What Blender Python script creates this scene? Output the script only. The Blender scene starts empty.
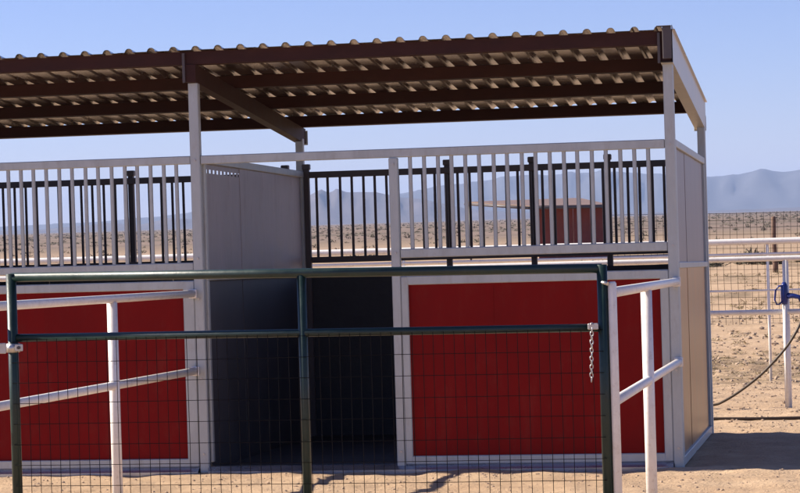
import bpy, bmesh, math, random
from mathutils import Vector, Matrix, noise

random.seed(7)
scene = bpy.context.scene
C = bpy.context.collection
R = math.radians

# ------------------------------------------------------------------ camera
TH, PITCH, ROLL, FPX = R(10.6), math.atan(24.5 / 2450), R(1.72), 2450.0
CAM = Vector((1.156, -15.756, 1.62))
fw = Vector((-math.sin(TH), math.cos(TH), 0)); r0 = Vector((math.cos(TH), math.sin(TH), 0)); up = Vector((0, 0, 1))
F = fw * math.cos(PITCH) - up * math.sin(PITCH)
U = up * math.cos(PITCH) + fw * math.sin(PITCH)
CR = r0 * math.cos(ROLL) - U * math.sin(ROLL)
CU = U * math.cos(ROLL) + r0 * math.sin(ROLL)
cd = bpy.data.cameras.new('camera'); cam = bpy.data.objects.new('camera', cd); C.objects.link(cam)
cd.sensor_fit = 'HORIZONTAL'; cd.sensor_width = 36; cd.lens = FPX / 800 * 36
cd.clip_start = 0.1; cd.clip_end = 60000
cam.matrix_world = Matrix(((CR.x, CU.x, -F.x, CAM.x), (CR.y, CU.y, -F.y, CAM.y), (CR.z, CU.z, -F.z, CAM.z), (0, 0, 0, 1)))
scene.camera = cam

# ------------------------------------------------------------------ sky, sun, exposure
SUN_EL, SUN_BACK = R(34), R(2.0)
to_sun = Vector((-math.cos(SUN_EL) * math.cos(SUN_BACK), math.cos(SUN_EL) * math.sin(SUN_BACK), math.sin(SUN_EL)))
w = bpy.data.worlds.new('World'); scene.world = w; w.use_nodes = True
nt = w.node_tree
sky = nt.nodes.new('ShaderNodeTexSky'); sky.sky_type = 'NISHITA'; sky.sun_disc = False
sky.sun_elevation = SUN_EL; sky.sun_rotation = math.atan2(to_sun.x, to_sun.y)
sky.altitude = 1400; sky.air_density = 1.0; sky.dust_density = 0.15; sky.ozone_density = 3.0
tint = nt.nodes.new('ShaderNodeMix'); tint.data_type = 'RGBA'; tint.blend_type = 'MULTIPLY'; tint.inputs['Factor'].default_value = 1
tint.inputs['B'].default_value = (.86, .80, 1.10, 1); nt.links.new(sky.outputs[0], tint.inputs['A'])
bgn = nt.nodes['Background']; nt.links.new(tint.outputs['Result'], bgn.inputs[0]); bgn.inputs[1].default_value = 0.064
sl = bpy.data.lights.new('sun', 'SUN'); sl.energy = 5.0; sl.angle = R(0.53); sl.color = (1, .905, .775)
so = bpy.data.objects.new('sun', sl); C.objects.link(so); so.rotation_euler = to_sun.to_track_quat('Z', 'Y').to_euler()
so.location = (-30, 0, 30)
vs = scene.view_settings; vs.view_transform = 'Standard'; vs.look = 'None'; vs.gamma = 1; vs.use_curve_mapping = False
vs.exposure = 1.05
scene.cycles.use_denoising = True
scene.cycles.max_bounces = 8

# ------------------------------------------------------------------ materials
def new_mat(name):
    m = bpy.data.materials.new(name); m.use_nodes = True
    return m, m.node_tree, m.node_tree.nodes['Principled BSDF']

def surf(name, col, rough=.5, metal=0., var=.15, scale=6., stretch=(1, 1, 1), bump=0., bscale=40., dirt=None, dirt_amt=.4, rvar=.12, spec=.5):
    """paint / metal with blotchy colour variation, optional dirt and relief"""
    m, t, b = new_mat(name); N, L = t.nodes, t.links
    tc = N.new('ShaderNodeTexCoord'); mp = N.new('ShaderNodeMapping'); mp.inputs['Scale'].default_value = stretch
    L.new(tc.outputs['Object'], mp.inputs[0])
    n1 = N.new('ShaderNodeTexNoise'); n1.inputs['Scale'].default_value = scale; n1.inputs['Detail'].default_value = 6; n1.inputs['Roughness'].default_value = .65
    L.new(mp.outputs[0], n1.inputs[0])
    rp = N.new('ShaderNodeValToRGB'); e = rp.color_ramp.elements
    e[0].position = .3; e[1].position = .72
    e[0].color = [c * (1 - var) for c in col] + [1]; e[1].color = [min(1, c * (1 + var)) for c in col] + [1]
    L.new(n1.outputs[0], rp.inputs[0]); out = rp.outputs[0]
    if dirt:
        n2 = N.new('ShaderNodeTexNoise'); n2.inputs['Scale'].default_value = scale * 2.3; n2.inputs['Detail'].default_value = 8; n2.inputs['Roughness'].default_value = .75
        L.new(mp.outputs[0], n2.inputs[0])
        r2 = N.new('ShaderNodeMapRange'); r2.inputs[1].default_value = .52; r2.inputs[2].default_value = .75; r2.inputs[4].default_value = dirt_amt
        L.new(n2.outputs[0], r2.inputs[0])
        mx = N.new('ShaderNodeMix'); mx.data_type = 'RGBA'; mx.inputs['B'].default_value = (*dirt, 1)
        L.new(r2.outputs[0], mx.inputs['Factor']); L.new(out, mx.inputs['A']); out = mx.outputs['Result']
    L.new(out, b.inputs['Base Color'])
    mr = N.new('ShaderNodeMapRange'); mr.inputs[3].default_value = max(.03, rough - rvar); mr.inputs[4].default_value = min(1, rough + rvar)
    L.new(n1.outputs[0], mr.inputs[0]); L.new(mr.outputs[0], b.inputs['Roughness'])
    b.inputs['Metallic'].default_value = metal; b.inputs['Specular IOR Level'].default_value = spec
    if bump:
        nb = N.new('ShaderNodeTexNoise'); nb.inputs['Scale'].default_value = bscale; nb.inputs['Detail'].default_value = 4
        L.new(mp.outputs[0], nb.inputs[0]); bn = N.new('ShaderNodeBump'); bn.inputs['Strength'].default_value = bump; bn.inputs['Distance'].default_value = .01
        L.new(nb.outputs[0], bn.inputs['Height']); L.new(bn.outputs[0], b.inputs['Normal'])
    return m

DUST = (.36, .27, .19)
M = {}
M['frame'] = surf('grey_painted_steel', (.44, .46, .45), .45, .25, .12, 7, (1, 1, .35), .05, 60, dirt=(.30, .23, .17), dirt_amt=.4)
M['white'] = surf('white_pipe_paint', (.78, .74, .69), .38, 0, .05, 13, (1, 1, 1), .06, 60, dirt=(.40, .29, .20), dirt_amt=.5)
M['red'] = surf('red_panel_paint', (.19, .0025, .002), .55, 0, .16, 2.2, (1, 1, .45), .2, 2.2, dirt=(.20, .045, .03), dirt_amt=.35, spec=.14)
M['sheet'] = surf('galvanised_sheet', (.29, .255, .255), .45, .5, .2, 4, (1, 1, .25), .25, 4, dirt=(.2, .16, .14), dirt_amt=.45)
M['sill'] = surf('bright_sill_steel', (.42, .46, .55), .26, .9, .12, 6, (.3, 1, 1), dirt=DUST, dirt_amt=.35)
M['kick'] = surf('galvanised_lower_sheet', (.38, .225, .12), .34, .5, .3, 3, (1, 1, .25), .15, 4, dirt=(.30, .21, .14), dirt_amt=.55)  # brown base colour holds the ground's reflection as well as dust
M['divider'] = surf('weathered_divider_sheet', (.38, .345, .355), .5, .5, .20, 4, (1, 1, .25), .25, 4, dirt=(.2, .155, .14), dirt_amt=.5)
M['charcoal'] = surf('charcoal_shade_sheet', (.078, .074, .08), .5, .1, .25, 3, (1, 1, .4), .2, 5, dirt=(.11, .085, .065), dirt_amt=.4)  # lower divider: the dim interior is put into this dark base colour
M['interior_shade'] = surf('stall_shade_black', (.022, .022, .026), .6, 0, .3, 5, (1, 1, 1), .2, 30, dirt=(.07, .055, .045), dirt_amt=.25)  # near-black base stands in for shade inside the stalls
M['roof'] = surf('ribbed_roof_steel', (.60, .565, .53), .24, .92, .10, 4, (1, 1, 1), dirt=DUST, dirt_amt=.3)
M['oxide'] = surf('red_oxide_steel', (.042, .014, .011), .6, 0, .25, 7, (.4, 1, 1), dirt=(.065, .028, .02), dirt_amt=.5, spec=.2)
M['darksteel'] = surf('dark_brown_steel', (.075, .06, .06), .5, 0, .2, 8, (1, 1, .4), dirt=(.09, .07, .06), dirt_amt=.3)
M['rake'] = surf('pale_rake_steel', (.55, .52, .47), .4, .3, .1, 5, dirt=DUST, dirt_amt=.3)
M['green'] = surf('dark_green_gate_paint', (.007, .025, .021), .42, 0, .3, 11, (1, 1, 1), .08, 50, dirt=(.06, .055, .045), dirt_amt=.28, rvar=.2)
M['wire'] = surf('dark_wire', (.011, .010, .010), .7, 0., .15, 20, spec=.08)
M['zinc'] = surf('zinc_hardware', (.5, .48, .46), .38, .8, .15, 14, dirt=(.2, .14, .1), dirt_amt=.4)
M['blue'] = surf('dark_blue_cast_iron', (.012, .026, .17), .35, 0, .2, 12)
M['hose'] = surf('brown_rubber_hose', (.055, .035, .02), .55, 0, .2, 10)
M['wood'] = surf('weathered_fence_wood', (.13, .075, .05), .85, 0, .3, 8, (4, 4, .6), .4, 40)
M['farred'] = surf('faded_red_panel', (.17, .025, .02), .5, 0, .15, 1.2, dirt=(.2, .1, .07), dirt_amt=.3)
M['tanroof'] = surf('tan_roof_steel', (.24, .155, .105), .5, .1, .12, 1.0, dirt=DUST, dirt_amt=.3)
M['pebble'] = surf('dirt_clod', (.36, .26, .18), .95, 0, .3, 30)
M['scrub'] = surf('desert_scrub', (.12, .105, .07), .9, 0, .35, .4)
M['straw'] = surf('dry_weed', (.22, .165, .085), .9, 0, .4, 3)

def ground_mat():
    m, t, b = new_mat('sandy_ground'); N, L = t.nodes, t.links
    g = N.new('ShaderNodeNewGeometry')
    def nz(scale, det, rough, vec=None):
        n = N.new('ShaderNodeTexNoise'); n.inputs['Scale'].default_value = scale; n.inputs['Detail'].default_value = det; n.inputs['Roughness'].default_value = rough
        L.new(vec or g.outputs['Position'], n.inputs[0]); return n.outputs[0]
    def mr(v, a, b_, c, d):
        n = N.new('ShaderNodeMapRange'); 
        for i, q in enumerate((a, b_, c, d)): n.inputs[i + 1].default_value = q
        L.new(v, n.inputs[0]); return n.outputs[0]
    def mix(f, a, b_):
        n = N.new('ShaderNodeMix'); n.data_type = 'RGBA'
        for k, q in (('A', a), ('B', b_)):
            if isinstance(q, tuple): n.inputs[k].default_value = (*q, 1)
            else: L.new(q, n.inputs[k])
        L.new(f, n.inputs['Factor']); return n.outputs['Result']
    mp = N.new('ShaderNodeMapping'); mp.inputs['Scale'].default_value = (.45, 1.6, 1); L.new(g.outputs['Position'], mp.inputs[0])
    a = mix(mr(nz(1.1, 8, .65, mp.outputs[0]), .35, .68, 0, 1), (.42, .285, .178), (.54, .39, .255))
    a = mix(mr(nz(14, 6, .7), .48, .72, 0, .6), a, (.31, .215, .145))
    a = mix(mr(nz(70, 4, .6), .58, .75, 0, .55), a, (.22, .145, .10))
    # far plain: broad bands of dry grass and brush
    mp2 = N.new('ShaderNodeMapping'); mp2.inputs['Scale'].default_value = (.004, .018, 1); L.new(g.outputs['Position'], mp2.inputs[0])
    far = mix(mr(nz(1, 6, .6, mp2.outputs[0]), .38, .64, 0, 1), (.225, .165, .13), (.135, .108, .078))
    far = mix(mr(nz(.09, 6, .7), .45, .65, 0, .6), far, (.19, .14, .115))
    sp = N.new('ShaderNodeSeparateXYZ'); L.new(g.outputs['Position'], sp.inputs[0])
    a = mix(mr(sp.outputs[1], 45, 260, 0, 1), a, far)
    # churned olive-brown litter in a band behind the pipe fence, and scattered patches further out
    def mul(p, q):
        n = N.new('ShaderNodeMath'); n.operation = 'MULTIPLY'; L.new(p, n.inputs[0]); L.new(q, n.inputs[1]); return n.outputs[0]
    band = mul(mr(sp.outputs[1], 9.2, 11.2, 0, 1), mr(sp.outputs[1], 14.2, 17.5, 1, 0))
    a = mix(mul(band, mr(nz(3.2, 8, .75, mp.outputs[0]), .42, .60, .15, .85)), a, (.165, .12, .07))
    band2 = mul(mr(sp.outputs[1], 20, 28, 0, 1), mr(sp.outputs[1], 90, 130, 1, 0))
    mp3 = N.new('ShaderNodeMapping'); mp3.inputs['Scale'].default_value = (.5, .10, 1); L.new(g.outputs['Position'], mp3.inputs[0])
    a = mix(mul(band2, mr(nz(1, 7, .7, mp3.outputs[0]), .50, .62, 0, .8)), a, (.20, .145, .09))
    L.new(a, b.inputs['Base Color']); b.inputs['Roughness'].default_value = .95; b.inputs['Specular IOR Level'].default_value = .15
    bn = N.new('ShaderNodeBump'); bn.inputs['Strength'].default_value = .55; bn.inputs['Distance'].default_value = .03
    ad = N.new('ShaderNodeMath'); ad.operation = 'ADD'
    L.new(nz(9, 8, .7), ad.inputs[0]); L.new(nz(45, 4, .7), ad.inputs[1])
    L.new(ad.outputs[0], bn.inputs['Height']); L.new(bn.outputs[0], b.inputs['Normal'])
    return m
M['ground'] = ground_mat()

# ------------------------------------------------------------------ helpers
def tag(o, label, cat, group=None, kind=None):
    if label: o['label'] = label
    if cat: o['category'] = cat
    if group: o['group'] = group
    if kind: o['kind'] = kind
    return o

def thing(name, loc, label, cat, group=None):
    o = bpy.data.objects.new(name, None); C.objects.link(o); o.location = loc; o.empty_display_size = .2
    return tag(o, label, cat, group)

def link(name, me, mat=None, parent=None, loc=None, rot=None):
    """add a mesh datablock to the scene; positions are world, converted to the parent's frame"""
    if mat and not me.materials: me.materials.append(M[mat] if isinstance(mat, str) else mat)
    o = bpy.data.objects.new(name, me); C.objects.link(o)
    p = Vector(loc) if loc else Vector((0, 0, 0))
    if parent:
        o.parent = parent
        q = parent
        while q: p = p - q.location; q = q.parent
    o.location = p
    if rot: o.rotation_euler = rot
    return o

class MB:
    """collects shapes for one mesh object"""
    def __init__(s): s.bm = bmesh.new()
    def box(s, x0, x1, y0, y1, z0, z1, bev=.004, shear=None):
        g = bmesh.ops.create_cube(s.bm, size=1)['verts']
        for v in g:
            v.co = Vector((x0 + (v.co.x + .5) * (x1 - x0), y0 + (v.co.y + .5) * (y1 - y0), z0 + (v.co.z + .5) * (z1 - z0)))
            if shear: v.co.z += shear(v.co)
        if bev:
            es = set(e for v in g for e in v.link_edges)
            bmesh.ops.bevel(s.bm, geom=list(es), offset=bev, segments=1, affect='EDGES')
        return s
    def tube(s, pts, r, n=12, caps=True):
        pts = [Vector(p) for p in pts]; rings = []
        for i, p in enumerate(pts):
            d = (pts[min(i + 1, len(pts) - 1)] - pts[max(i - 1, 0)]).normalized()
            a = d.cross(Vector((0, 0, 1)) if abs(d.z) < .9 else Vector((0, 1, 0))).normalized(); b = d.cross(a)
            rr = r[i] if isinstance(r, (list, tuple)) else r
            rings.append([s.bm.verts.new(p + (a * math.cos(k * 2 * math.pi / n) + b * math.sin(k * 2 * math.pi / n)) * rr) for k in range(n)])
        for q, w_ in zip(rings, rings[1:]):
            for k in range(n):
                f = s.bm.faces.new((q[k], q[(k + 1) % n], w_[(k + 1) % n], w_[k])); f.smooth = True
        if caps:
            s.bm.faces.new(rings[0][::-1]); s.bm.faces.new(rings[-1])
        return s
    def ring(s, c, R_, r, ax, ay, sx=1., n=14, m=6):
        c = Vector(c); ax = Vector(ax).normalized(); ay = Vector(ay).normalized(); az = ax.cross(ay); rows = []
        for i in range(n):
            t = 2 * math.pi * i / n; d = ax * math.cos(t) * sx + ay * math.sin(t)
            dn = (ax * math.cos(t) + ay * math.sin(t))
            rows.append([s.bm.verts.new(c + d * R_ + (dn * math.cos(2 * math.pi * k / m) + az * math.sin(2 * math.pi * k / m)) * r) for k in range(m)])
        for i in range(n):
            for k in range(m):
                f = s.bm.faces.new((rows[i][k], rows[(i + 1) % n][k], rows[(i + 1) % n][(k + 1) % m], rows[i][(k + 1) % m])); f.smooth = True
        return s
    def extrude(s, prof, a0, a1, place):
        """closed profile (u,v) extruded from a0 to a1; place(u,v,a)->xyz"""
        A = [s.bm.verts.new(place(u, v, a0)) for u, v in prof]; B = [s.bm.verts.new(place(u, v, a1)) for u, v in prof]
        n = len(prof)
        for i in range(n): s.bm.faces.new((A[i], A[(i + 1) % n], B[(i + 1) % n], B[i]))
        return s
    def mesh(s, name):
        bmesh.ops.recalc_face_normals(s.bm, faces=s.bm.faces)
        me = bpy.data.meshes.new(name); s.bm.to_mesh(me); s.bm.free(); return me
    def build(s, name, mat, parent=None, origin=None):
        me = s.mesh(name)
        if origin: me.transform(Matrix.Translation(-Vector(origin)))
        return link(name, me, mat, parent, origin)

def gz(x, y):
    z = -.02 * min(max(y, -12), 11)
    d = math.hypot(x, y)
    a = 1.0 if d < 14 else max(0, 1 - (d - 14) / 60)
    if a > 0:
        p = Vector((x, y, 0))
        z += a * (.020 * noise.noise(p * 1.3) + .018 * noise.noise(p * 4.1 + Vector((9, 0, 0))) + .006 * noise.noise(p * 11)) - .008
    if -5.3 < y < 9 and -5.7 < x < 2.3:   # hoof prints
        dv = noise.voronoi(Vector((x * 3.1 + .4 * noise.noise(p * 2), y * 3.1, 0)))[0][0]
        z -= .022 * max(0, 1 - (dv / .36) ** 2) * (.5 + .5 * noise.noise(p * .9))
    if 8 < y < 19:  # trampled, churned band behind the pipe fence
        k = math.exp(-((y - 12.8) / 2.6) ** 2) * max(0, 1 - abs(x) / 12)
        z += k * .055 * noise.fractal(Vector((x * 2.2, y * 1.5, 5)), 1, 2, 4)
    if y > 13:      # low swells and wheel ruts on the open ground behind
        k = min(1, (y - 13) / 10)
        z += k * (.10 * noise.noise(Vector((x * .05, y * .16, 3))) ) * max(0, 1 - max(0, y - 200) / 400)
    return z

# ------------------------------------------------------------------ ground
def axis(lo, hi, step, far, grow):
    a = []; v = lo
    while v < hi: a.append(v); v += step
    s = step; b = [a[-1]]
    while b[-1] < far: s *= grow; b.append(b[-1] + s)
    s = step; c = [a[0]]
    while c[-1] > -far: s *= grow; c.append(c[-1] - s)
    return c[:0:-1] + a + b[1:]
xs = axis(-5.6, 2.2, .05, 15000, 1.16); ys = axis(-5.2, 17.0, .06, 15000, 1.06)
vv = [(x, y, gz(x, y)) for y in ys for x in xs]; nx = len(xs)
ff = [(j * nx + i, j * nx + i + 1, (j + 1) * nx + i + 1, (j + 1) * nx + i) for j in range(len(ys) - 1) for i in range(nx - 1)]
me = bpy.data.meshes.new('ground'); me.from_pydata(vv, [], ff); me.polygons.foreach_set('use_smooth', [True] * len(ff))
tag(link('ground', me, 'ground'), 'sunlit sandy ground reaching to the mountains', None, kind='structure')

# ------------------------------------------------------------------ mountains
def lerp_profile(P, x):
    for (a, ha), (b, hb) in zip(P, P[1:]):
        if a <= x <= b:
            t = (x - a) / (b - a); return ha + (hb - ha) * t
    return P[0][1] if x < P[0][0] else P[-1][1]
def mountain(name, dist, P, col, seed, depth, label):
    # bearing profile: degrees right of the view axis -> degrees above the horizon
    m = surf(name + '_rock', col, .95, 0, .3, .004, (1, 1, 3), dirt=(.09, .08, .08), dirt_amt=.5)
    lo, hi, n, rows = P[0][0], P[-1][0], 420, 26
    V, Fc = [], []
    for j in range(rows):
        t = j / (rows - 1)                 # 0 front foot, ~.6 crest, 1 back foot
        for i in range(n):
            ang = lo + (hi - lo) * i / (n - 1)
            h = lerp_profile(P, ang) * math.pi / 180 * dist
            h *= 1 + .035 * noise.fractal(Vector((ang * 1.5, seed, 0)), 1, 2, 5)
            prof = math.sin(math.pi * min(1, t / .6) / 2) ** 1.3 if t < .6 else math.cos((t - .6) / .4 * math.pi / 2)
            rid = noise.fractal(Vector((ang * 2.2, t * 2.2 + seed, 1)), 1, 2.1, 5)
            k = min(1, max(.04, abs(t - .6) / .25))
            z = h * max(0, prof * (1 + .32 * rid * k * (1 if t < .6 else .3))) - 3
            d = dist + depth * (t - .6)
            a = R(ang); p = CAM + (fw * math.cos(a) + r0 * math.sin(a)) * d
            V.append((p.x, p.y, z))
    for j in range(rows - 1):
        for i in range(n - 1): Fc.append((j * n + i, j * n + i + 1, (j + 1) * n + i + 1, (j + 1) * n + i))
    me = bpy.data.meshes.new(name); me.from_pydata(V, [], Fc); me.polygons.foreach_set('use_smooth', [True] * len(Fc))
    tag(link(name, me, m), label, None, kind='structure')
px = lambda L: [((x - 400) / 2450 * 57.3, y / 2450 * 57.3) for x, y in L]
mountain('mountains_far', 13000, px([(-700, 2), (-400, 10), (-100, 6), (0, 8), (100, 10), (165, 14), (230, 20), (320, 22), (400, 29), (440, 35), (480, 39), (520, 43), (560, 43.5), (600, 45), (640, 43), (680, 38), (708, 36), (730, 37.5), (765, 41), (800, 38), (850, 36), (950, 26), (1150, 34), (1400, 12), (1600, 3)]),
         (.065, .065, .075), 2.0, 2600, 'far blue mountain range')
mountain('mountains_near', 9000, px([(-500, 1), (-300, 6), (-100, 5), (40, 4), (110, 9), (140, 6), (170, 12), (210, 9), (270, 20), (305, 27), (323, 36), (330, 33), (338, 36), (350, 32), (378, 32), (400, 26), (430, 22), (470, 12), (520, 7), (600, 4), (700, 3), (900, 5), (1000, 1)]),
         (.085, .07, .075), 5.0, 1500, 'nearer mauve mountain range')

# ------------------------------------------------------------------ the horse stall
SL = .1
PT = lambda y: 2.782 - SL * y          # purlin top
stall = thing('horse_stall', (-1.58, 1.5, 0), 'open-front horse stall row with red panels, barred fronts and ribbed shade roof', 'stall')
XL, XM, XR = -6.294, -3.153, -.012     # post lines

# posts: front and back, square tube
pf = MB().box(-.0325, .0325, -.0325, .0325, -.15, 2.585, .006).mesh('post')
pb = MB().box(-.03, .03, -.03, .03, -.2, 2.30, .006).mesh('post')
for X in (XL, XM, XR):
    p = link('post', pf, 'frame', stall, (X, 0, 0))
    p = link('post', pb, 'frame', stall, (X + .012, 3.05, 0))
# rafters on the post tops
for X in (XL, XM, XR - .006):
    m = MB(); 
    prof = [(-.035, -.115), (.035, -.115), (.035, 0), (-.035, 0)]
    m.extrude(prof, -.075, 3.17, lambda u, v, a: (X + u, a, PT(a) - .088 + v))
    for a in (-.075, 3.17): pass
    bmesh.ops.contextual_create(m.bm, geom=[v for v in m.bm.verts if abs(v.co.y + .075) < 1e-4])
    bmesh.ops.contextual_create(m.bm, geom=[v for v in m.bm.verts if abs(v.co.y - 3.17) < 1e-4])
    r_ = m.build('rafter', 'oxide', stall, (X, 1.5, PT(1.5) - .15))
    MB().box(X - .045, X + .05, 3.172, 3.18, PT(3.17) - .215, PT(3.17) - .10, .003).build('end_plate', 'frame', r_, (X, 3.176, PT(3.17) - .16))
    MB().box(X - .052, X - .034, -.088, -.076, PT(0) - .20, PT(0) - .004, .002).build('bracket', 'darksteel', r_, (X - .04, -.08, PT(0) - .1))
# purlins: C channels with the web to the front
H = .085; T = .004; W = .055
cprof = [(0, 0), (0, -H), (W, -H), (W, -H + .015), (W - T, -H + .015), (W - T, -H + T), (T, -H + T), (T, -T), (W - T, -T), (W - T, -.015), (W, -.015), (W, 0)]
for Y in (-.062, .985, 2.02, 3.06):
    m = MB(); m.extrude(cprof, XL - .05, XR + .012, lambda u, v, a: (a, Y + u, PT(Y) + v - SL * u))
    m.build('purlin', 'oxide', stall, (-3, Y, PT(Y) - .04))
# roof sheets with trapezoid ribs, 0.914 m wide
PITCHR = .1523; RH = .025
def sheet_mesh():
    top = []
    for k in range(6):
        o = k * PITCHR
        top += [(o, 0), (o + .048, 0), (o + .056, RH * .62), (o + .066, RH * .95), (o + .077, RH), (o + .088, RH * .95), (o + .098, RH * .62), (o + .106, 0)]
    top.append((6 * PITCHR + .03, 0))
    prof = top + [(u, v - .0016) for u, v in top[::-1]]
    m = MB(); m.extrude(prof, -.105, 3.155, lambda u, v, a: (u, a, v - SL * a))
    return m.mesh('roof_sheet')
sm = sheet_mesh()
for k in range(7):
    link('roof_sheet', sm, 'roof', stall, (XR + .028 - (k + 1) * .914, 0, PT(0) + .0022 + (k % 2) * .0018))
# rake trim on the right gable, front end cap
m = MB(); m.extrude([(0, .03), (.004, .03), (.004, -.208), (-.075, -.208), (-.075, -.204), (0, -.204)], -.10, 3.185, lambda u, v, a: (XR + .036 + u, a, PT(a) + v))
rk = m.build('rake_trim', 'rake', stall, (XR + .03, 1.5, PT(1.5)))
MB().box(XR - .022, XR + .034, -.118, -.106, PT(0) - .175, PT(0) + .03, .003).build('end_cap', 'darksteel', stall, (XR, -.11, PT(0)))
MB().box(XR - .06, XR + .034, -.12, -.09, PT(0) + .03, PT(0) + .037, .002).build('ridge_cap', 'darksteel', stall, (XR, -.1, PT(0) + .04))

def grille(x0, x1, Y, zb0, zb1, zt0, zt1, x_first, step, w_, mat, ends=True, xr0=None):
    """top and bottom rail of square tube, round upright bars as sub-parts"""
    m = MB()
    m.box(xr0 if xr0 is not None else x0, x1, Y - .02, Y + .02, zt0, zt1, .005)
    m.box(x0, x1, Y - .02, Y + .02, zb0, zb1, .005)
    g = m.build('grille_frame', mat, stall, ((x0 + x1) / 2, Y, zb0))
    bar = MB().tube([(0, 0, 0), (0, 0, zt0 - zb1 + .004)], w_ / 2, 10, False).mesh('bar')
    x = x_first
    while x < x1 - .04:
        o = link('bar', bar, mat, g, (x + random.uniform(-.003, .003), Y, zb1 - .002)); o.rotation_euler = (0, random.uniform(-.003, .003), 0)
        x += step
    return g
def jamb(x0, x1, y0, y1, z0, z1, mat, name='stile'):
    return MB().box(x0, x1, y0, y1, z0, z1, .005).build(name, mat, stall, ((x0 + x1) / 2, (y0 + y1) / 2, z0))

# front grilles
grille(-1.79, XR - .034, 0, 1.384, 1.443, 2.042, 2.10, -1.79 + .083, .0915, .027, 'frame', xr0=XM + .034)
grille(XL + .034, XM - .034, 0, 1.340, 1.392, 2.045, 2.10, XL + .11, .0905, .027, 'frame')
# door jamb post beside the open doorway
jamb(-1.848, -1.791, -.03, .03, -.1, 2.04, 'frame', 'door_jamb')
# lower front panels: frame with inset red sheet
def front_panel(x0, x1, sl, sr, top=1.265):
    m = MB(); y0, y1 = -.028, .022
    m.box(x0, x1, y0, y1, top - .058, top, .005)
    m.box(x0, x1, y0 + .001, y1, .034, .088, .005)
    m.box(x0, x0 + sl, y0 - .003, y1 + .002, .036, top - .002, .005)
    m.box(x1 - sr, x1, y0 - .003, y1 + .002, .036, top - .002, .005)
    f = m.build('panel_frame', 'frame', stall, ((x0 + x1) / 2, 0, 0))
    n = 3; a, b = x0 + sl - .006, x1 - sr + .006
    for i in range(n):                      # sheets lapped edge to edge
        u0 = a + (b - a) * i / n; u1 = a + (b - a) * (i + 1) / n + (.012 if i < n - 1 else 0)
        MB().box(u0, u1, -.004 + .0025 * (i % 2), -.0005 + .0025 * (i % 2), .082, top - .05, 0).build('red_sheet', 'red', f, ((u0 + u1) / 2, 0, .6))
    return f
front_panel(-1.789, XR - .034, .046, .055)
front_panel(XL + .034, XM - .034, .06, .076, 1.272)
# sill along the whole front: tilted galvanised angle
for a, b in ((XL + .034, XM - .034), (XM + .034, XR - .034)):
    m = MB(); m.extrude([(-.065, -.05), (-.065, .004), (-.02, .034), (.03, .034), (.03, -.05)], a, b, lambda u, v, s: (s, u, v))
    m.build('sill', 'sill', stall, ((a + b) / 2, 0, 0))
# back wall: boards below coloured near-black for the interior's shade, dark grille above, slightly downhill
zb = -.062
for a, b in ((XL + .04, XM - .02), (XM + .045, XR - .02)):
    n = 3
    for i in range(n):
        u0 = a + (b - a) * i / n; u1 = a + (b - a) * (i + 1) / n - .006
        MB().box(u0, u1, 3.035, 3.06, zb - .02, 1.235, .004).build('back_board', 'interior_shade', stall, ((u0 + u1) / 2, 3.05, 0))
    grille(a, b, 3.05, 1.318, 1.365, 1.985, 2.035, a + .09, .094, .022, 'darksteel')
bp = MB().box(-.022, .022, -.022, .022, -.2, 2.06, .004).box(-.030, .030, -.030, .030, 2.05, 2.095, .006).mesh('back_post')
for X in (-4.541, -3.277, -3.09, -1.981, -1.315, -.727):
    link('back_post', bp, 'darksteel', stall, (X, 3.10 if X != -3.09 else 3.03, 0))

# bolt heads holding the panels to the posts
bolt = MB().tube([(0, 0, 0), (0, -.009, 0)], .0085, 6).mesh('bolt')
for X, zz in ((XM, (.12, .62, 1.15, 1.42, 2.07)), (XR, (.12, .62, 1.15, 1.42, 2.07)), (-1.819, (.12, 1.42, 2.0))):
    for z in zz: link('bolt', bolt, 'zinc', stall, (X, -.0315, z))

# black sheets added over the stall floors to carry their shade
for a, b in ((XL + .06, XM - .05), (XM + .06, XR - .04)):
    for k in range(3):
        MB().box(a, b, .06 + k * .99, .06 + k * .99 + .98, -.05, .022, .003, lambda co: -.02 * co.y).build('floor_shade_sheet', 'interior_shade', stall, ((a + b) / 2, .5 + k, 0))

# divider between the stalls and the two outer side walls
def side_wall(X, outer, upper, lower):
    y0, y1 = .036, 3.0
    sh = lambda co: -.02 * co.y
    m = MB()
    m.box(X - .022, X + .022, y0, y1, 2.05, 2.10, .004, sh); m.box(X - .024, X + .024, y0, y1, 1.27, 1.31, .004, sh)
    if outer: m.box(X - .022, X + .022, y0, y1, .0, .06, .004, sh)
    m.box(X - .020, X + .020, y0 + .001, y0 + .05, .06, 2.05, .004, sh); m.box(X - .020, X + .020, y1 - .05, y1 - .001, .06, 2.05, .004, sh)
    f = m.build('side_wall_frame', 'frame', stall, (X, 1.5, 0))
    n = 3
    for i in range(n):
        a = y0 + .045 + (y1 - y0 - .09) * i / n; b = y0 + .045 + (y1 - y0 - .09) * (i + 1) / n + (.012 if i < n - 1 else 0)
        o = .003 * (i % 2)
        zt = 2.055 if (outer or i > 0) else 1.990
        MB().box(X - .004 + o, X + .001 + o, a, b, 1.30, zt, 0, sh).build('upper_sheet', upper, f, (X, (a + b) / 2, 1.6))
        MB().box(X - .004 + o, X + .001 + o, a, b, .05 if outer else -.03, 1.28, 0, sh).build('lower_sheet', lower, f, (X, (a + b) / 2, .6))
        if zt < 2.05:                       # comb of slots under the top rail
            m = MB(); y = a
            while y < b:
                m.box(X - .003, X - .001, y, y + .052, 1.988, 2.016, 0, sh); y += .098
            m.box(X - .0035, X - .0005, a, b, 2.0155, 2.052, 0, sh)
            m.build('slotted_edge', upper, f, (X, (a + b) / 2, 2.03))['kind'] = 'stuff'
    return f
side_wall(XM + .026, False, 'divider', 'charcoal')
side_wall(XR + .012, True, 'sheet', 'kick')
side_wall(XL - .012, True, 'sheet', 'kick')

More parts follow.
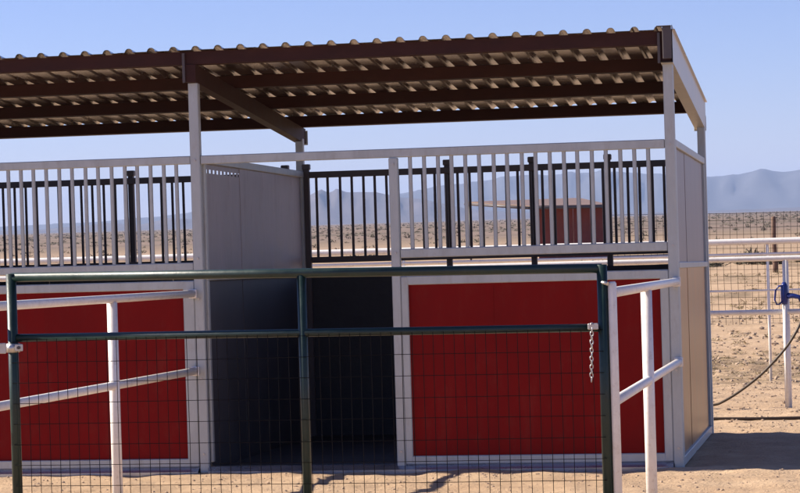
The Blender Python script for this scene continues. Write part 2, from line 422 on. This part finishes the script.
# ------------------------------------------------------------------ white pipe runs in front
def run_fence(X, y_end, mids, label, end_in):
    f = thing('pipe_fence', (X, y_end / 2, gz(X, y_end / 2)), label, 'fence', 'white pipe run fences in front of the stall')
    g = lambda y: -.02 * y
    for h in (1.185, .672):
        MB().tube([(X, -.06, h + g(-.06)), (X, y_end, h + g(y_end) - .012)], .025, 14).build('rail', 'white', f, (X, y_end / 2, h))
    for y in mids:
        zt = 1.16 + g(y)
        MB().tube([(X, y, g(y) - .2), (X, y, zt)], .031, 16).build('post', 'white', f, (X, y, 0))
    yy = y_end
    MB().tube([(X, yy, g(yy) - .2), (X, yy, 1.215 + g(yy)), (X, yy, 1.225 + g(yy))], [.021, .021, .015], 16).build('post', 'white', f, (X, yy, 0))
    for h in (1.185, .672):
        MB().box(X - .027, X + .027, -.062, -.042, h - .03, h + .03, .003).build('bracket', 'white', f, (X, -.05, h))
    return f
run_fence(-3.19, -4.25, (-1.84,), 'white pipe fence running toward the viewer on the left, from between the red panels', True)
run_fence(.006, -4.20, (-2.33,), 'white pipe fence at the right end of the green gate, joining the stall corner post', True)

# ------------------------------------------------------------------ green gate
GY = -4.2
gate = thing('metal_gate', (-1.5, GY, .09), 'dark green pipe gate with wire mesh standing across the front of the stall', 'gate')
def gp(x, z): return (x, GY, z)
zt = lambda x: 1.372 - .0105 * x; zm = lambda x: 1.092 - .004 * x
xl, xr = -2.968, -.040
MB().tube([gp(xl, zt(xl)), gp(xr, zt(xr))], .0225, 16).build('top_rail', 'green', gate, gp(-1.5, 1.38))
MB().tube([gp(xl + .02, zm(xl)), gp(xr - .02, zm(xr))], .0195, 14).build('middle_rail', 'green', gate, gp(-1.5, 1.1))
MB().tube([gp(xl, .17), gp(xr, .17)], .0225, 14).build('bottom_rail', 'green', gate, gp(-1.5, .17))
for x in (xl, xr):
    MB().tube([gp(x, .16), gp(x, zt(x) + .018)], .025, 16).build('upright', 'green', gate, gp(x, .16))
MB().tube([gp(-1.497, .17), gp(-1.497, zt(-1.5) - .01)], .0225, 14).build('upright', 'green', gate, gp(-1.497, .16))
# welded no-climb mesh, 2 x 4 in, in front of the frame
m = MB(); x = xl + .03
while x < xr - .02:
    j = random.uniform(-.004, .004)
    m.tube([(x, GY - .024, .16), (x + j, GY - .026, .6), (x, GY - .024, zm(x) - .005)], .0017, 5, False); x += .0508
z = .17
while z < 1.09:
    m.tube([(xl, GY - .028, z), (xl + 1, GY - .029, z + random.uniform(-.004, .004)), (xr - 1, GY - .029, z + random.uniform(-.004, .004)), (xr, GY - .028, z)], .0016, 5, False); z += .1016
wm = m.build('wire_mesh', 'wire', gate, gp(-1.5, .6)); wm['kind'] = 'stuff'
# hinge clamp at the left upright
m = MB(); zc = 1.055
m.tube([gp(xl, zc - .022), gp(xl, zc + .022)], .033, 18)
m.box(xl - .17, xl - .025, GY - .038, GY - .03, zc - .026, zc + .026, .003)
m.box(xl + .02, xl + .062, GY - .037, GY - .031, zc - .016, zc + .02, .003)
hc = m.build('hinge_clamp', 'zinc', gate, gp(xl, zc))
MB().tube([(xl + .042, GY - .046, zc + .002), (xl + .042, GY - .028, zc + .002)], .008, 8).build('bolt', 'darksteel', hc, (xl + .042, GY - .04, zc))
MB().box(xr - .07, xr - .02, GY - .05, GY - .02, 1.085, 1.115, .004).build('latch', 'zinc', gate, gp(xr - .04, 1.1))
MB().tube([(xr - .01, GY - .01, 1.31), (xr + .03, GY - .04, 1.30)], .009, 8).build('latch', 'zinc', gate, gp(xr, 1.3))
# chain
chain = thing('gate_chain', (-.092, GY - .045, .86), 'short zinc chain hanging from the right end of the green gate', 'chain')
lk = MB().ring((0, 0, 0), .0072, .0027, (0, 0, 1), (1, 0, 0), 1.75).mesh('chain_link')
for k in range(14):
    o = link('chain_link', lk, 'zinc', chain, (-.090 - .0007 * k, GY - .045, 1.105 - .0195 * k))
    o.rotation_euler = (random.uniform(-.15, .15), random.uniform(-.15, .15), (k % 2) * 1.57 + random.uniform(.3, .6))

# ------------------------------------------------------------------ fences behind
def back_fence(name, Y, rails, posts, x0, x1, pr, top, label):
    f = thing(name, (.5, Y, gz(.5, Y)), label, 'fence')
    for z, r_ in rails:
        pts = [(x, Y, z + .008 * noise.noise(Vector((x * .4, z, Y)))) for x in [x0 + (x1 - x0) * i / 14 for i in range(15)]]
        MB().tube(pts, r_, 12).build('rail', 'white', f, (.5, Y, z))
    pm = MB().tube([(0, 0, -.5), (0, 0, top)], pr, 12).mesh('post')
    for x in posts: link('post', pm, 'white', f, (x, Y + pr * .3, 0))
    return f
back_fence('pipe_fence', 6.283, ((1.195, .024), (.722, .024)), [.51 + 3.05 * k for k in range(-3, 3)], -9.5, 7, .027, 1.20,
           'white two-rail pipe fence just behind the stall, beside the blue hydrant')
back_fence('pipe_fence', 11.0, ((1.298, .034), (1.158, .016), (.762, .011)), [.185 + 4 * k for k in range(-4, 3)], -18, 12, .015, 1.29,
           'long white pipe fence with a thick top rail, second row behind the stall')
# wire mesh fence on wooden posts
CY = 25.0
mf = thing('mesh_fence', (0, CY, -.22), 'tall wire mesh fence on slim dark posts behind the white pipes at right', 'fence')
for k in range(-1, 4):
    x = .75 + 2.6 * k
    MB().box(x - .014, x + .014, CY + .006, CY + .034, -.6, 1.63, .003).build('post', 'darksteel', mf, (x, CY, -.2))
m = MB(); x = -2.9
while x < 8:
    m.tube([(x, CY, -.25), (x + random.uniform(-.02, .02), CY, .7), (x, CY, 1.61)], .0030, 4, False); x += .11
for i in range(16):
    z = -.15 + i * .1173
    m.tube([(-2.9 + q, CY - .004, z + .02 * math.sin(q * 1.2 + i * .1)) for q in range(0, 12)], .0034 if i in (15,) else .0028, 4, False)
wm = m.build('wire_mesh', 'wire', mf, (0, CY, .6)); wm['kind'] = 'stuff'

WX, WY = -1.38, 60.0
m = MB(); m.tube([(WX, WY, -.8), (WX + .015, WY, .0), (WX - .01, WY, .8), (WX, WY, 1.42), (WX, WY, 1.45)], [.085, .08, .074, .07, .05], 12)
tag(m.build('wooden_post', 'wood', None, (WX, WY, -.2)), 'single brown wooden post standing beyond the wire mesh fence', 'post')

# ------------------------------------------------------------------ hydrant and hoses
HX, HY = .497, 6.22
hg = gz(HX, HY)
hy = thing('yard_hydrant', (HX, HY, hg), 'blue-headed yard hydrant with loop handle on a white standpipe', 'hydrant')
MB().tube([(HX, HY, hg - .1), (HX, HY, .80)], .020, 14).build('standpipe', 'white', hy, (HX, HY, 0))
m = MB(); zc = .86
m.tube([(HX, HY, .79), (HX, HY, .82), (HX, HY, .88), (HX, HY, .95), (HX, HY, .985)], [.025, .032, .034, .031, .015], 14)
m.build('head', 'blue', hy, (HX, HY, .8))
MB().tube([(HX + .01, HY, .865), (HX + .08, HY - .02, .862), (HX + .13, HY - .03, .85), (HX + .155, HY - .035, .81)], [.028, .022, .02, .02], 12).build('spout', 'blue', hy, (HX + .1, HY, .85))
MB().tube([(HX - .005, HY - .02, .955), (HX - .05, HY - .02, .95), (HX - .075, HY - .02, .915), (HX - .085, HY - .02, .83), (HX - .07, HY - .02, .79), (HX - .045, HY - .02, .79), (HX - .02, HY - .02, .815)], .0085, 10).build('loop_handle', 'blue', hy, (HX - .05, HY, .87))
pts = []
P0 = [(HX + .155, 6.15, .80), (HX + .165, 6.08, .70), (.615, 6.0, .585), (.520, 5.98, .436), (.40, 5.98, .30), (.272, 5.98, .175), (.10, 5.98, .045), (-.05, 5.98, -.045), (-.16, 5.99, -.08), (-.5, 6.02, -.105), (-.9, 5.9, -.10)]
def spline(P, n=5):
    P = [Vector(p) for p in P]; out = []
    for i in range(len(P) - 1):
        a, b, c, d = P[max(i - 1, 0)], P[i], P[i + 1], P[min(i + 2, len(P) - 1)]
        for k in range(n):
            t = k / n; out.append(.5 * ((2 * b) + (c - a) * t + (2 * a - 5 * b + 4 * c - d) * t * t + (3 * b - a - 3 * c + d) * t ** 3))
    return out + [P[-1]]
o = MB().tube(spline(P0), .0115, 8).build('garden_hose', 'hose', None, (.3, 6, .2))
tag(o, 'thin brown hose sagging from the blue hydrant down to the dirt', 'hose')
o = MB().tube(spline([(-.6, 4.50, gz(-.6, 4.5) + .010), (-.1, 4.56, gz(-.1, 4.56) + .012), (.3, 4.60, gz(.3, 4.6) + .012), (.75, 4.70, gz(.75, 4.7) + .012), (1.5, 4.85, gz(1.5, 4.85) + .012), (2.6, 4.8, gz(2.6, 4.8) + .012)]), .014, 8).build('garden_hose', 'hose', None, (.3, 4.6, -.08))
tag(o, 'dark hose lying straight across the dirt, just beyond the stall shadow', 'hose')

# ------------------------------------------------------------------ far stall
FY = 94.2
fs = thing('shade_stall', (-11.5, FY, -.23), 'small distant dark red stall under a slanting tan shade roof', 'stall')
def rot_box(x0, x1, y0, y1, z0, z1, ang, cx, cy):
    m = MB(); m.box(x0, x1, y0, y1, z0, z1, 0)
    bmesh.ops.rotate(m.bm, verts=m.bm.verts, cent=(cx, cy, 0), matrix=Matrix.Rotation(ang, 3, 'Z')); return m
for k in range(4):
    rot_box(-13.0 + k * .775, -13.0 + k * .775 + .771, 94.3, 94.36, -.3, 2.05, R(6), -11.5, FY).build('red_panel', 'farred', fs, (-12.6 + k * .775, FY, 1))
rot_box(-13.04, -12.98, 94.37, 97.3, -.3, 2.05, R(6), -11.5, FY).build('side_panel', 'farred', fs, (-13, 96, 1))
rot_box(-9.93, -9.87, 94.37, 97.3, -.3, 2.05, R(6), -11.5, FY).build('side_panel', 'farred', fs, (-9.9, 96, 1))
rot_box(-13.05, -9.86, 94.28, 94.34, 2.055, 2.12, R(6), -11.5, FY).build('top_rail', 'white', fs, (-11.5, FY, 2.1))
Lc, Fc_, Rc, Bc = Vector((-16.35, 94.2, 2.45)), Vector((-13.0, 91.2, 2.16)), Vector((-9.75, 93.6, 2.13)), Vector((-11.6, 98.2, 2.50))
bm = bmesh.new()
t_ = [bm.verts.new(p) for p in (Lc, Fc_, Rc, Bc)]; b_ = [bm.verts.new(p - Vector((0, 0, .10))) for p in (Lc, Fc_, Rc, Bc)]
bm.faces.new(t_); bm.faces.new(b_[::-1])
for i in range(4): bm.faces.new((t_[i], t_[(i + 1) % 4], b_[(i + 1) % 4], b_[i]))
mm = MB(); mm.bm.free(); mm.bm = bm
rf = mm.build('roof', 'tanroof', fs, (-12.5, FY, 2.3))
for a, b in ((Lc, Fc_), (Fc_, Rc)):
    MB().tube([a + Vector((0, -.05, -.10)), b + Vector((0, -.05, -.10))], .07, 6).build('fascia', 'darksteel', rf, (a + b) / 2)
for p in (Lc, Fc_):
    q = p + (Vector((-12.6, 95, 2.2)) - p) * .05
    MB().tube([(q.x, q.y, -.4), (q.x, q.y, p.z - .1)], .05, 8).build('post', 'darksteel', fs, (q.x, q.y, 0))

# ------------------------------------------------------------------ small stuff on the ground
def clods():
    V, Fc = [], []
    ico = bmesh.new(); bmesh.ops.create_icosphere(ico, subdivisions=1, radius=1); iv = [v.co.copy() for v in ico.verts]; ifc = [[v.index for v in f.verts] for f in ico.faces]; ico.free()
    def put(x, y, s):
        b = len(V); z = gz(x, y); sx, sy, sz = s * random.uniform(.7, 1.3), s * random.uniform(.7, 1.3), s * random.uniform(.4, .8)
        for v in iv:
            j = random.uniform(.75, 1.2); V.append((x + v.x * sx * j, y + v.y * sy * j, z + v.z * sz * j + sz * .25))
        Fc.extend([[b + i for i in f] for f in ifc])
    for _ in range(2200): put(random.uniform(-5.5, 2), random.uniform(-5, -.12), random.choice((.004, .005, .007, .012)))
    for _ in range(1800): put(random.uniform(-.3, 2.4), random.uniform(3.2, 12), random.choice((.005, .006, .008, .016)))
    for _ in range(2200): put(random.uniform(-2, 4), random.gauss(13, 2), random.choice((.008, .012, .02, .03)))
    for _ in range(700): put(random.uniform(-2, 4), random.uniform(15, 30), random.choice((.015, .02, .03, .05)))
    me = bpy.data.meshes.new('dirt_clods'); me.from_pydata(V, [], Fc); return me
tag(link('dirt_clods', clods(), 'pebble'), 'loose dirt clods and pebbles scattered over the ground', 'clods', kind='stuff')

def tufts(name, spots, mat, label, cat):
    V, Fc = [], []
    for x, y, rad, h, n, w_ in spots:
        z = gz(x, y)
        for _ in range(n):
            a = random.uniform(0, 6.283); d = rad * math.sqrt(random.random()); bx, by = x + math.cos(a) * d * .7, y + math.sin(a) * d * .7
            hz = h * random.uniform(.1, 1) * (1 - (d / rad) ** 2 * .6); tx, ty = bx + random.uniform(-1, 1) * rad * .45, by + random.uniform(-1, 1) * rad * .45
            p = random.uniform(0, 6.283); ux, uy = math.cos(p) * w_, math.sin(p) * w_; zz = z + hz * random.uniform(0, .7)
            b = len(V); V.extend([(bx - ux, by - uy, zz - .02 * h), (bx + ux, by + uy, zz), (tx + ux * .6, ty + uy * .6, z + hz), (tx - ux * .6, ty - uy * .6, z + hz + w_ * .5)])
            Fc.append((b, b + 1, b + 2, b + 3))
    me = bpy.data.meshes.new(name); me.from_pydata(V, [], Fc)
    tag(link(name, me, mat), label, cat, kind='stuff')
sp = [(random.uniform(-5.4, 1.6), random.uniform(-4.5, -.15), random.uniform(.03, .12), .012, random.randint(3, 9), .0016) for _ in range(260)]
tufts('straw_litter', sp, 'straw', 'loose bits of straw on the dirt in front of the stall', 'straw')
sp = []
for _ in range(420):
    x = random.uniform(-3, 6); y = random.gauss(14.0, 1.7)
    if y > 7.5: sp.append((x, y, random.uniform(.04, .16), random.uniform(.015, .06), 26, .005))
for _ in range(900):
    y = random.uniform(18, 60); sp.append((random.uniform(-6 - y * .25, 8), y, random.uniform(.06, .25), random.uniform(.03, .12), 24, .008))
tufts('dry_weeds', sp, 'straw', 'low dry weeds in patches along the white fences', 'weeds')
sp = []
for _ in range(4200):
    u = random.random(); d = 130 * (4000 / 130) ** (u ** .8)
    a = R(random.uniform(-15, 14)); p = CAM + (fw * math.cos(a) + r0 * math.sin(a)) * d
    if abs(p.x + 12) < 7 and 85 < p.y < 102: continue
    if d < 300 and random.random() < .6: continue
    s = random.uniform(.2, .6) * (1 + .4 * (d > 500))
    sp.append((p.x, p.y, s, s * random.uniform(.5, 1.0), 20, .045 * s + .00007 * d))
for _ in range(14):      # darker row of brush
    sp.append((random.uniform(-9, 3), random.uniform(66, 74), random.uniform(.5, .9), random.uniform(.35, .6), 160, .028))
tufts('desert_scrub', sp, 'scrub', 'desert brush covering the plain below the mountains', 'scrub')

# ------------------------------------------------------------------ haze over the plain
hm = bpy.data.materials.new('haze_air'); hm.use_nodes = True; ht = hm.node_tree; ht.nodes.clear()
ho = ht.nodes.new('ShaderNodeOutputMaterial'); hv = ht.nodes.new('ShaderNodeVolumePrincipled')
hv.inputs['Color'].default_value = (.50, .655, 1.0, 1); hv.inputs['Density'].default_value = 5.8e-5; hv.inputs['Anisotropy'].default_value = .0
ht.links.new(hv.outputs[0], ho.inputs['Volume'])
b = MB(); b.box(-20000, 20000, -20000, 20000, -4.5, 290, 0)
o = b.build('haze', hm); tag(o, 'pale blue haze in the air toward the mountains', 'haze', kind='stuff')
